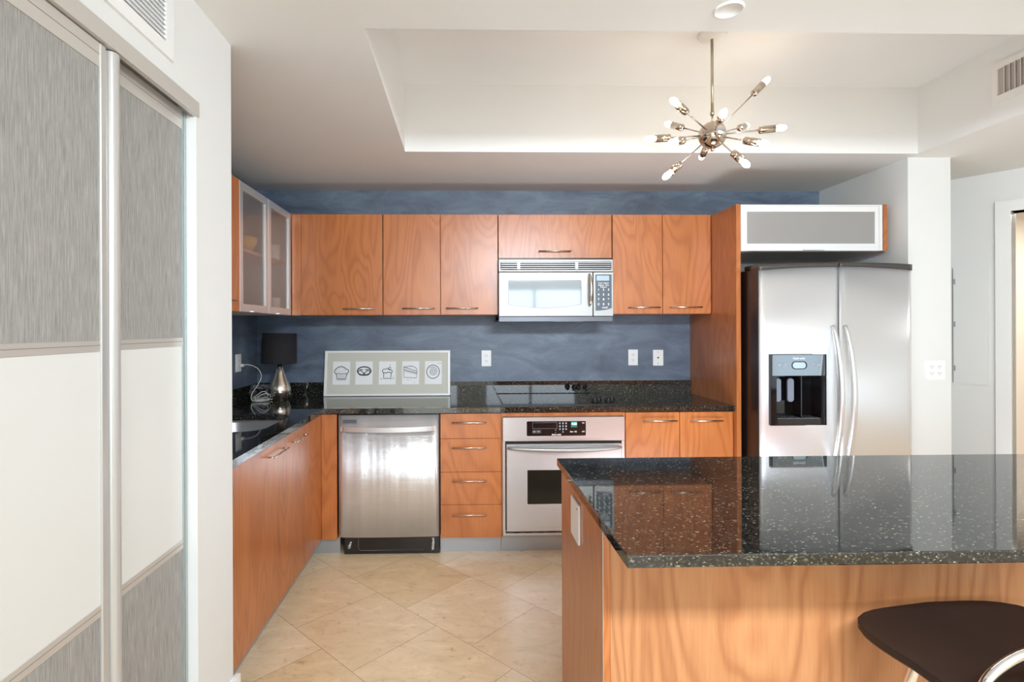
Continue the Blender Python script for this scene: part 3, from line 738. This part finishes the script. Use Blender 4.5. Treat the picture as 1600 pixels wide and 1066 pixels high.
for d_, x in ((dl, fs-.040), (dr_, fs+.032)):
    bm = bmesh.new(); ps = []; rr = []
    for i in range(33):
        u = i/32; z = .60+.80*u
        ps.append((x, bow(x)-.004-.072*math.sin(math.pi*u)**.75, z)); rr.append(.0125+.0045*math.sin(math.pi*u))
    tube(bm, ps, rr, 14)
    link('handle', bm, 'aluminium', d_)
# dispenser
yd = bow(1.93)-.004
dp = thing('dispenser', '', '', (0, 0, 0)); del dp['label']; del dp['category']; dp.parent = dl; dp.location = Vector((1.94, yd, dz0))-loc_of(dl); dp['label'] = 'black ice and water dispenser'
ca, cb_, cc, cd = 1.812, 2.072, .862, 1.112
def box_on(name, mat, parent, *b, bev=0): return B(name, mat, parent, *b, bev=bev)
box_on('surround', 'black gloss', dp, (dx0-.002, ca, yd, yd+.03, dz0-.002, cd), (cb_, dx1+.002, yd, yd+.03, dz0-.002, cd), (ca, cb_, yd, yd+.03, dz0-.002, cc), bev=.001)
box_on('cavity', 'black gloss', dp, (ca-.01, cb_+.01, yd+.090, yd+.095, cc-.02, cd+.01), (ca-.006, ca, yd+.03, yd+.092, cc-.01, cd), (cb_, cb_+.006, yd+.03, yd+.092, cc-.01, cd), (ca, cb_, yd+.03, yd+.092, cc-.01, cc), (ca, cb_, yd+.03, yd+.092, cd, cd+.008))
fa = box_on('control_fascia', 'fascia mirror', dp, (dx0+.006, dx1-.006, yd-.003, yd+.03, cd, dz1-.002), bev=.001)
box_on('fascia_edge', 'black gloss', dp, (dx0-.002, dx0+.006, yd-.002, yd+.03, cd, dz1+.002), (dx1-.006, dx1+.002, yd-.002, yd+.03, cd, dz1+.002), (dx0+.006, dx1-.006, yd-.002, yd+.03, dz1-.002, dz1+.002))
bm = bmesh.new(); prism(bm, [(x, yd-.0045, z) for x, z in rrect(1.898, 1.988, 1.150, 1.196, .022, 6)], (0, .0014, 0)); bz = link('button_bezel', bm, 'black plastic', fa)
bm = bmesh.new(); prism(bm, [(x, yd-.0065, z) for x, z in rrect(1.903, 1.979, 1.155, 1.191, .017, 6)], (0, .002, 0)); link('display_button', bm, 'lcd', bz)
for x, mm in ((1.825, 'key grey'), (1.858, 'key grey'), (2.024, 'key grey'), (2.056, 'key grey')):
    bm = bmesh.new(); lathe(bm, [(0, .001), (.005, .0012), (.0058, .003), (.010, .003), (.011, 0)], (x, yd-.003, 1.176), (0, -1, 0), 20); link('button', bm, mm, fa)
text('brand_lettering', 'KitchenAid', .0155, 'print white', fa, (1.940, yd-.0036, 1.2125), bold=.0005)
for x in (1.843, 1.919):
    bm = bmesh.new(); prism(bm, [(a, yd+.045, c) for a, c in rrect(x-.0215, x+.0215, .953, 1.096, .018, 6)], (0, .012, 0)); hs = link('paddle_frame', bm, 'black plastic', dp)
    bm = bmesh.new(); prism(bm, [(a, yd+.040, c) for a, c in rrect(x-.0185, x+.0185, .957, 1.092, .016, 6)], (0, .006, 0)); link('paddle', bm, 'paddle grey', hs)
box_on('divider', 'black gloss', dp, (1.960, 1.966, yd+.010, yd+.09, cc, cd))
bm = bmesh.new()
for k in range(12): box(bm, ca+.008+k*.0208, ca+.018+k*.0208, yd+.006, yd+.085, cc+.004, cc+.007)
box(bm, ca+.004, cb_-.004, yd+.002, yd+.088, cc, cc+.004); link('drip_grate', bm, 'grey badge', dp)

# ------------------------------------------------------------------ outlets and switches
def outlet(label, kind, o, ax, out, w=.070, h=.116, grp=None, slots='duplex'):
    """o = centre on wall, ax = horizontal unit vector, out = normal"""
    o = Vector(o); ax = Vector(ax); out = Vector(out); up_ = Vector((0, 0, 1))
    t = thing(kind, label, {'wall_outlet': 'outlet', 'wall_jack': 'wall jack', 'switch_plate': 'switch'}[kind], o, grp)
    def slab(nm, mat, cx, cz, w_, h_, d0, d1, par=t, r=.003):
        bm = bmesh.new(); prism(bm, [o+ax*(cx+a)+up_*(cz+b)+out*d0 for a, b in rrect(-w_/2, w_/2, -h_/2, h_/2, r, 3)], out*(d1-d0)); return link(nm, bm, mat, par)
    slab('cover_plate', 'white plastic', 0, 0, w, h, .0002, .006)
    def recept(cx):
        for s in (1, -1):
            f = slab('socket', 'white plastic', cx, s*.0195, .033, .028, .006, .0078, r=.010)
            bm = bmesh.new()
            for dx in (-.007, .006):
                prism(bm, [o+ax*(cx+dx+a)+up_*(s*.0195+.002+b)+out*.0079 for a, b in ((-.0012, -.004), (.0012, -.004), (.0012, .004), (-.0012, .004))], out*.0003)
            prism(bm, [o+ax*(cx+a)+up_*(s*.0195-.008+b)+out*.0079 for a, b in rrect(-.002, .002, -.002, .002, .0019, 3)], out*.0003)
            link('slot', bm, 'plastic slots', f)
    if slots == 'duplex': recept(0)
    elif slots == 'jack':
        bm = bmesh.new(); lathe(bm, [(.0, .008), (.003, .008), (.0045, .006), (.006, 0)], o+out*.006, out, 14); link('jack', bm, 'plastic slots', t)
        for z in (.042, -.042): bm = bmesh.new(); lathe(bm, [(0, .001), (.003, .001), (.0035, 0)], o+up_*z+out*.006, out, 10); link('screw', bm, 'key grey', t)
    elif slots == 'quad': recept(-.023); recept(.023)
    elif slots == 'blank': slab('indicator', 'plastic slots', .038, .046, .008, .005, .006, .0065, r=.0015)
    elif slots == 'rocker':
        for cx in (-.0,): slab('rocker', 'white gloss', cx, 0, .034, .068, .006, .009)
        slab('indicator', 'plastic slots', -.0, .045, .008, .004, .006, .0065, r=.0015)
    return t
X_, Yn = (1, 0, 0), (0, -1, 0)
outlet('white duplex outlet on the blue wall between the framed pictures and the cooktop', 'wall_outlet', (.170, YB, 1.174), X_, Yn)
outlet('white duplex outlet on the blue wall, left of the cable jack plate', 'wall_outlet', (1.252, YB, 1.175), X_, Yn)
outlet('white plate with a single centre jack on the blue wall near the cherry panel', 'wall_jack', (1.438, YB, 1.172), X_, Yn, w=.076, slots='jack')
outlet('white outlet on the left wall with the lamp cord plugged in', 'wall_outlet', (XLW, 3.588, 1.170), (0, 1, 0), (1, 0, 0), w=.078)
outlet('white double outlet plate on the column right of the refrigerator', 'wall_outlet', (2.812, 3.13, 1.135), X_, Yn, w=.116, slots='quad')
outlet('tall white plate on the end of the island', 'switch_plate', (.3575, 1.695, .785), (0, -1, 0), (-1, 0, 0), w=.116, h=.122, slots='blank')

# ------------------------------------------------------------------ table lamp
LP = Vector((-1.256, 3.70, WZ1))
lp = thing('table_lamp', 'teardrop brushed nickel table lamp with black drum shade on the corner of the worktop', 'lamp', LP)
bm = bmesh.new()
prof = [(0, 0), (.050, 0), (.053, .003), (.060, .018), (.070, .042), (.0745, .062), (.072, .084), (.064, .108), (.052, .135), (.040, .163), (.029, .192), (.020, .220), (.0125, .248), (.008, .268), (.006, .285), (0, .285)]
lathe(bm, prof, LP, n=40); link('base', bm, 'lamp nickel', lp)
bm = bmesh.new(); tube(bm, [LP+Vector((0, 0, .28)), LP+Vector((0, 0, .36))], .006, 10)
for k in range(3):
    a = k*2.094+.3; tube(bm, [LP+Vector((0, 0, .42)), LP+Vector((.104*math.cos(a), .104*math.sin(a), .425))], .0015, 6)
link('stem', bm, 'lamp nickel', lp)
bm = bmesh.new(); d = Vector((.02, .01, 1)).normalized()
lathe(bm, [(.1155, 0), (.1115, .206), (.1095, .206), (.1135, 0), (.1155, 0)], LP+Vector((-.004, 0, .250)), d, 48); link('lamp_shade', bm, 'shade fabric', lp)
bm = bmesh.new(); lathe(bm, [(0, 0), (.012, .004), (.02, .02), (.024, .05), (.014, .08), (.0, .09)], LP+Vector((0, 0, .33)), n=16); link('bulb', bm, 'ceramic white', lp)
# plug and cord
ys = 3.588
bm = bmesh.new(); box(bm, XLW+.0085, XLW+.032, ys+.006, ys+.030, 1.142, 1.164, .004, 2); pl = link('plug', bm, 'cord', lp)
def smooth(P, n=8):
    P = [Vector(p) for p in P]; out = []
    for i in range(len(P)-1):
        a, b, c, d_ = P[max(i-1, 0)], P[i], P[i+1], P[min(i+2, len(P)-1)]
        for k in range(n):
            t_ = k/n; out.append(.5*((2*b)+(c-a)*t_+(2*a-5*b+4*c-d_)*t_*t_+(3*b-a-3*c+d_)*t_**3))
    return out+[P[-1]]
zc_ = WZ1+.0035
cord = [(XLW+.030, ys+.018, 1.153), (XLW+.06, ys+.03, 1.156), (XLW+.115, ys+.04, 1.130), (XLW+.135, ys+.05, 1.075), (XLW+.115, ys+.04, 1.02), (XLW+.085, ys+.02, .965), (XLW+.09, ys+.0, .925), (XLW+.13, ys+.0, zc_+.001), (-1.33, 3.60, zc_+.002)]
for k in range(44):
    a = k*.55+2.2; rr = .046+.010*math.sin(k*.37); cx_ = -1.352+.010*math.sin(k*.23); cy_ = 3.615+.008*math.cos(k*.31)
    lift = .050*max(0, math.sin(k*.275))**6
    cord.append((cx_+rr*math.cos(a)*1.1, cy_+rr*math.sin(a)*.75, zc_+.001+.0006*k % .02+lift))
cord += [(-1.30, 3.66, zc_+.004), (-1.275, 3.685, zc_)]
bm = bmesh.new(); tube(bm, smooth(cord, 6), .0026, 8); link('cord', bm, 'cord', lp)

# ------------------------------------------------------------------ framed prints leaning on the wall
FX0, FX1, FH = -.998, -.094, .326
pf = thing('picture_frame', 'long white frame with five sketched pastries leaning on the blue wall', 'picture frame', ((FX0+FX1)/2, 3.850, WZ1+.003))
lean = R(9); W2 = (FX1-FX0)/2
def FB(name, mat, par, *bx, bev=0):
    bm = bmesh.new()
    for q in bx: box(bm, *q, bev=bev)
    return link(name, bm, mat, par, world=False)
FB('frame', 'white gloss', pf, (-W2, W2, 0, .016, 0, .014), (-W2, W2, 0, .016, FH-.016, FH), (-W2, -W2+.018, 0, .016, .014, FH-.016), (W2-.018, W2, 0, .016, .014, FH-.016), bev=.001)
FB('mat_board', 'mat board', pf, (-W2+.016, W2-.016, .006, .010, .012, FH-.014))
pf.rotation_euler = (-lean, 0, 0)
def ribbon(bm, pts, w, y=.0036, closed=False):
    P = [Vector((a, 0, c)) for a, c in pts]; n = len(P); L = []
    for i in range(n):
        a = P[(i-1) % n] if (closed or i > 0) else P[i]; b = P[(i+1) % n] if (closed or i < n-1) else P[i]
        d_ = (b-a).normalized(); q = Vector((-d_.z, 0, d_.x))*w/2
        L.append((bm.verts.new((P[i].x+q.x, y, P[i].z+q.z)), bm.verts.new((P[i].x-q.x, y, P[i].z-q.z))))
    for i in range(n if closed else n-1):
        a, b = L[i], L[(i+1) % n]; bm.faces.new((a[0], b[0], b[1], a[1]))
def arc(cx, cz, rx, rz, a0, a1, n=24): return [(cx+rx*math.cos(R(a0+(a1-a0)*k/n)), cz+rz*math.sin(R(a0+(a1-a0)*k/n))) for k in range(n+1)]
def dots(bm, L, r=.0022):
    for a, c in L: ribbon(bm, [(a-r, c), (a+r, c+r*.4)], r*1.2)
def drawing(i):
    bm = bmesh.new(); w = .0058
    if i == 0:   # muffin
        ribbon(bm, [(-.036, -.012), (-.046, -.006), (-.050, .006), (-.044, .018), (-.036, .026), (-.024, .036), (-.006, .041), (.012, .038), (.026, .030), (.032, .020), (.040, .022), (.051, .014), (.051, .002), (.044, -.006), (.040, -.012)], w)
        ribbon(bm, [(-.036, -.012), (-.020, -.008), (0, -.012), (.020, -.008), (.040, -.012)], w*.7)
        ribbon(bm, [(-.036, -.012), (-.030, -.050), (.032, -.050), (.040, -.012)], w)
        for k in range(8): ribbon(bm, [(-.026+k*.0075, -.014), (-.0235+k*.007, -.048)], .0015)
        dots(bm, [(-.03, .01), (-.016, .024), (-.002, .030), (.012, .022), (-.010, .008), (.006, .008), (.022, .012), (-.02, -.001), (.03, .004), (-.036, .002)])
        ribbon(bm, [(-.040, -.060), (.036, -.060)], .001)
    elif i == 1:  # pretzel, a doubled outline
        ribbon(bm, arc(0, .008, .048, .030, -150, 270-60, 40), .0085)
        ribbon(bm, arc(-.018, -.002, .024, .020, 60, 300, 24), .006); ribbon(bm, arc(.018, -.002, .024, .020, -120, 120, 24), .006)
        ribbon(bm, [(-.034, .018), (-.016, .004), (.004, -.014), (.018, -.024)], .006); ribbon(bm, [(.034, .018), (.016, .004), (-.004, -.014), (-.018, -.024)], .006)
        dots(bm, [(-.04, -.028), (-.03, -.034), (-.018, -.030), (.0, -.036), (.02, -.032), (.034, -.034)], .0014)
    elif i == 2:  # cup cake with cherry
        ribbon(bm, [(-.026, -.004), (-.026, -.046), (.026, -.046), (.028, -.004)], w*.9)
        ribbon(bm, [(-.028, -.004), (-.036, .000), (-.034, .014), (-.024, .022), (-.012, .018), (-.006, .028), (.006, .020), (.020, .018), (.032, .012), (.036, .002), (.028, -.006), (.012, -.001), (0, -.004), (-.014, -.008), (-.028, -.004)], w*.9)
        ribbon(bm, arc(.016, .024, .009, .009, 0, 330, 16), w*.8); ribbon(bm, [(.018, .034), (.020, .046), (.016, .056)], .0018)
        dots(bm, [(-.046, -.050), (-.038, -.050), (.026, -.054), (.040, -.052), (.042, -.040), (.048, -.044)], .003)
    elif i == 3:  # cake slice
        ribbon(bm, [(-.048, .038), (-.048, -.040), (.044, -.044), (.046, .004)], w*.75); ribbon(bm, [(-.048, .034), (.046, .004)], w*.75)
        ribbon(bm, arc(0, .006, .047, .036, 140, 4, 16), w*.75); ribbon(bm, [(-.048, .036), (-.034, .042)], w*.7)
        for dz in (-.014, -.020, -.030): ribbon(bm, [(-.048, .034+dz), (.046, .004+dz*.75)], .0022 if dz != -.020 else .0045)
        dots(bm, [(-.02, .030), (-.004, .026), (.010, .030), (.02, .018), (-.03, .034), (.03, .014), (.002, .036)], .0018)
        dots(bm, [(-.018, -.060), (.004, -.056), (.028, -.078)], .003)
    else:        # swirl
        ribbon(bm, [(-.002+(.003+.029*t_/44)*math.cos(t_*.34)*1.0, .002+(.003+.030*t_/44)*math.sin(t_*.34)) for t_ in range(45)], .0046)
        ribbon(bm, arc(-.002, 0, .0455, .048, 0, 360, 40), .0062)
        dots(bm, [(.034, .060), (.052, .062), (.046, .062)], .003)
    return bm
for i, cx_ in enumerate((-.327, -.164, .003, .170, .334)):
    cx_ = cx_-.004
    pw, ph = .061, .0835; cz_ = .165
    p = FB('print', 'paper', pf, (cx_-pw, cx_+pw, .004, .006, cz_-ph, cz_+ph))
    bm = drawing(i)
    bmesh.ops.translate(bm, verts=bm.verts, vec=(cx_, 0, cz_+(.006 if i < 4 else .006)))
    link('sketch', bm, 'ink' if i < 3 else 'ink grey', p, world=False)

# ------------------------------------------------------------------ island
IX0, IX1 = .3464, 2.50
isl = thing('kitchen_island', 'cherry laminate island body with plain front panel', 'kitchen island', (1.4, 1.68, 0))
B('body', 'lit cherry island', isl, (.3775, IX1-.03, 1.3765, 1.90, .0, .882))
B('end_panel', 'cherry laminate', isl, (.3585, .3775, 1.3765, 1.955, 0, .882), bev=.001)
B('edge_strip', 'door aluminium', isl, (.3581, .3594, 1.3760, 1.3772, 0, .882))
B('back_panel', WD, isl, (.3775, IX1-.03, 1.90, 1.955, .10, .882))
it = origin_to(B('island_worktop', 'black granite', None, (IX0, IX1, 1.129, 1.983, .8825, .910), bev=.0025, seg=2), (1.4, 1.55, .8825))
tag(it, 'polished black granite slab on the island with flecked front edge', 'worktop')

# ------------------------------------------------------------------ bar stool
SC = Vector((1.196, 1.124, .677))
st = thing('bar_stool', 'black leather bar stool with chrome legs in front of the island', 'stool', (SC.x, SC.y, 0))
def seat_surface(inset, zoff, bm, nr=14, nt_=56):
    rings = []
    ang = R(3)
    for j in range(1, nr+1):
        s = j/nr; ring = []
        for k in range(nt_):
            th = 2*math.pi*k/nt_; c, s_ = math.cos(th), math.sin(th)
            rad = (abs(c)**4.2+abs(s_)**4.2)**(-1/4.2)
            x = (.258-inset)*rad*c*s; y = (.226-inset)*rad*s_*s
            X = x*math.cos(ang)-y*math.sin(ang); Y = x*math.sin(ang)+y*math.cos(ang)
            z = .012*s**3-.010*(s**4)*max(0, -c*s_)*2 - .012*(1-s*s)
            ring.append(bm.verts.new((SC.x+X, SC.y+Y, SC.z+z+zoff)))
        rings.append(ring)
    c0 = bm.verts.new((SC.x, SC.y, SC.z-.012+zoff))
    for k in range(nt_): f = bm.faces.new((c0, rings[0][k], rings[0][(k+1) % nt_])); f.smooth = True
    for a, b in zip(rings, rings[1:]):
        for k in range(nt_): f = bm.faces.new((a[k], b[k], b[(k+1) % nt_], a[(k+1) % nt_])); f.smooth = True
    return rings[-1]
bm = bmesh.new(); r0 = seat_surface(0.006, 0, bm); r0c = [v.co.copy() for v in r0]; seat = link('seat', bm, 'stool leather', st)
for f in seat.data.polygons: f.use_smooth = True
bm = bmesh.new(); r1 = seat_surface(0.014, -.024, bm); r0 = [bm.verts.new(c) for c in r0c]
md = lambda t_, k_: [bm.verts.new((a.co.x+(b.co.x-a.co.x)*t_+(a.co.x-SC.x)*k_, a.co.y+(b.co.y-a.co.y)*t_+(a.co.y-SC.y)*k_, a.co.z+(b.co.z-a.co.z)*t_)) for a, b in zip(r0, r1)]
rows = [r0, md(.12, .012), md(.30, .006), md(.55, .026), md(.85, .018), r1]
for A_, B_ in zip(rows, rows[1:]):
    for k in range(56): f = bm.faces.new((A_[k], A_[(k+1) % 56], B_[(k+1) % 56], B_[k])); f.smooth = True
link('seat_edge', bm, 'stool edge', seat)
for sx, sy in ((-1, 1), (1, 1), (-1, -1), (1, -1)):
    bm = bmesh.new()
    top = Vector((SC.x+sx*.13, SC.y+sy*.10, SC.z-.035)); bot = Vector((SC.x+sx*.245, SC.y+sy*.215, .012))
    tube(bm, [top-Vector((sx*.05, sy*.04, -.006)), top-Vector((sx*.01, sy*.01, -.003)), top+(bot-top)*.04, bot], .0125, 14)
    lg = link('leg', bm, 'chrome', st)
    bm = bmesh.new(); lathe(bm, [(0, 0), (.015, 0), (.015, .014), (.012, .018)], (bot.x, bot.y, 0), n=16); link('foot', bm, 'black plastic', lg)
bm = bmesh.new(); q = [Vector((SC.x+a*.215, SC.y+b*.185, .22)) for a, b in ((-1, 1), (1, 1), (1, -1), (-1, -1), (-1, 1))]; tube(bm, q, .009, 10); link('footrest', bm, 'chrome', st)
bm = bmesh.new(); box(bm, SC.x-.11, SC.x+.11, SC.y-.09, SC.y+.09, SC.z-.046, SC.z-.036, .002); link('seat_plate', bm, 'black plastic', st)
# low chrome back hoop on the side away from the island
hoop = [(SC.x-.13, SC.y-.10, SC.z-.036), (SC.x-.205, SC.y-.135, SC.z-.035), (SC.x-.228, SC.y-.140, SC.z-.010), (SC.x-.218, SC.y-.140, SC.z+.045), (SC.x-.178, SC.y-.142, SC.z+.084), (SC.x-.128, SC.y-.145, SC.z+.108), (SC.x-.06, SC.y-.15, SC.z+.122), (SC.x, SC.y-.152, SC.z+.126), (SC.x+.06, SC.y-.15, SC.z+.122), (SC.x+.128, SC.y-.145, SC.z+.108), (SC.x+.178, SC.y-.142, SC.z+.084), (SC.x+.218, SC.y-.140, SC.z+.045), (SC.x+.228, SC.y-.140, SC.z-.010), (SC.x+.20, SC.y-.135, SC.z-.035), (SC.x+.13, SC.y-.10, SC.z-.036)]
bm = bmesh.new(); tube(bm, smooth(hoop, 8), .0095, 14); link('back_hoop', bm, 'chrome', st)

# ------------------------------------------------------------------ chandelier
CC = Vector((1.184, 2.51, 2.305))
ch = thing('chandelier', 'sputnik chandelier with twelve lit bulbs on nickel arms hanging from the recessed ceiling', 'chandelier', (CC.x, CC.y, ZT))
bm = bmesh.new(); lathe(bm, [(0, -.028), (.03, -.028), (.058, -.020), (.066, -.008), (.066, 0)], (CC.x, CC.y, ZT), n=36); link('canopy', bm, 'ceiling paint', ch)
bm = bmesh.new(); tube(bm, [(CC.x, CC.y, ZT-.028), (CC.x, CC.y, 2.415)], .0068, 12); tube(bm, [(CC.x, CC.y, 2.415), (CC.x, CC.y, 2.400)], .0095, 14); tube(bm, [(CC.x, CC.y, 2.400), (CC.x, CC.y, CC.z+.055)], .0045, 10)
link('rod', bm, 'rod brass', ch)
bm = bmesh.new(); RS = .063
lathe(bm, [(RS*math.sin(math.pi*k/24), -RS*math.cos(math.pi*k/24)) for k in range(25)], CC, n=40)
lathe(bm, [(0, -.012), (.007, -.009), (.009, 0), (.006, .006), (0, .006)], CC-Vector((0, 0, RS+.004)), n=16); hub = link('hub', bm, 'fixture nickel', ch)
bm = bmesh.new(); lathe(bm, [(0, .028), (.016, .026), (.026, .018), (.030, 0)], CC+Vector((0.006, -RS+.012, -.004)), (0.05, -1, -.05), 24); link('hub_cap', bm, 'chrome', hub)
tips = [(.305, .05, .299), (-.277, -.2, .086), (-.131, .25, .150), (-.327, 0, -.022), (-.290, -.23, -.115), (-.274, -.10, -.237), (.070, .28, -.023), (.085, -.16, -.190), (.329, -.05, .020), (.165, -.19, -.107), (.334, .30, .161), (-.070, -.26, .012)]
tips[4] = (-.305, -.25, -.125); tips[7] = (.068, -.2, -.211); tips[9] = (.151, -.22, -.12); tips[11] = (-.088, -.3, -.004)
for tv in tips:
    tv = Vector(tv); L = tv.length; d = tv.normalized()
    bm = bmesh.new(); tube(bm, [CC+d*(RS-.004), CC+d*(L-.118)], .0036, 10); a = link('arm', bm, 'handle nickel', ch)
    bm = bmesh.new(); lathe(bm, [(.0036, -.006), (.010, 0), (.0165, .001), (.0172, .004), (.0172, .070), (.015, .070), (.015, .03), (0, .03)], CC+d*(L-.124), d, 24); link('socket', bm, 'fixture nickel', a)
    bm = bmesh.new(); pr = [(0, 0), (.009, 0), (.0095, .012), (.0125, .026), (.0145, .038), (.013, .050), (.008, .060), (0, .066)]
    lathe(bm, pr, CC+d*(L-.066), d, 20); link('bulb', bm, 'bulb glow', a)

# ------------------------------------------------------------------ electrical panel on the angled wall
ep = thing('electrical_panel', 'flat white electrical panel door with thin dark edge, right of the refrigerator column', 'electrical panel', P0+Vector((0, 0, 1.05)))
def eslab(nm, mat, s0, s1, z0, z1, d0, d1):
    bm = bmesh.new(); dwall(bm, s0, s1, z0, z1, -d1, -d0); return link(nm, bm, mat, ep)
eslab('door', 'white paint', .014, .19, 1.005, 1.80, .0005, .012)
eslab('edge_gap', 'plastic slots', .010, .014, 1.01, 1.795, .0005, .006)
for z in (1.70, 1.41, 1.11): eslab('hinge', 'key grey', .018, .026, z-.018, z+.018, .012, .016)
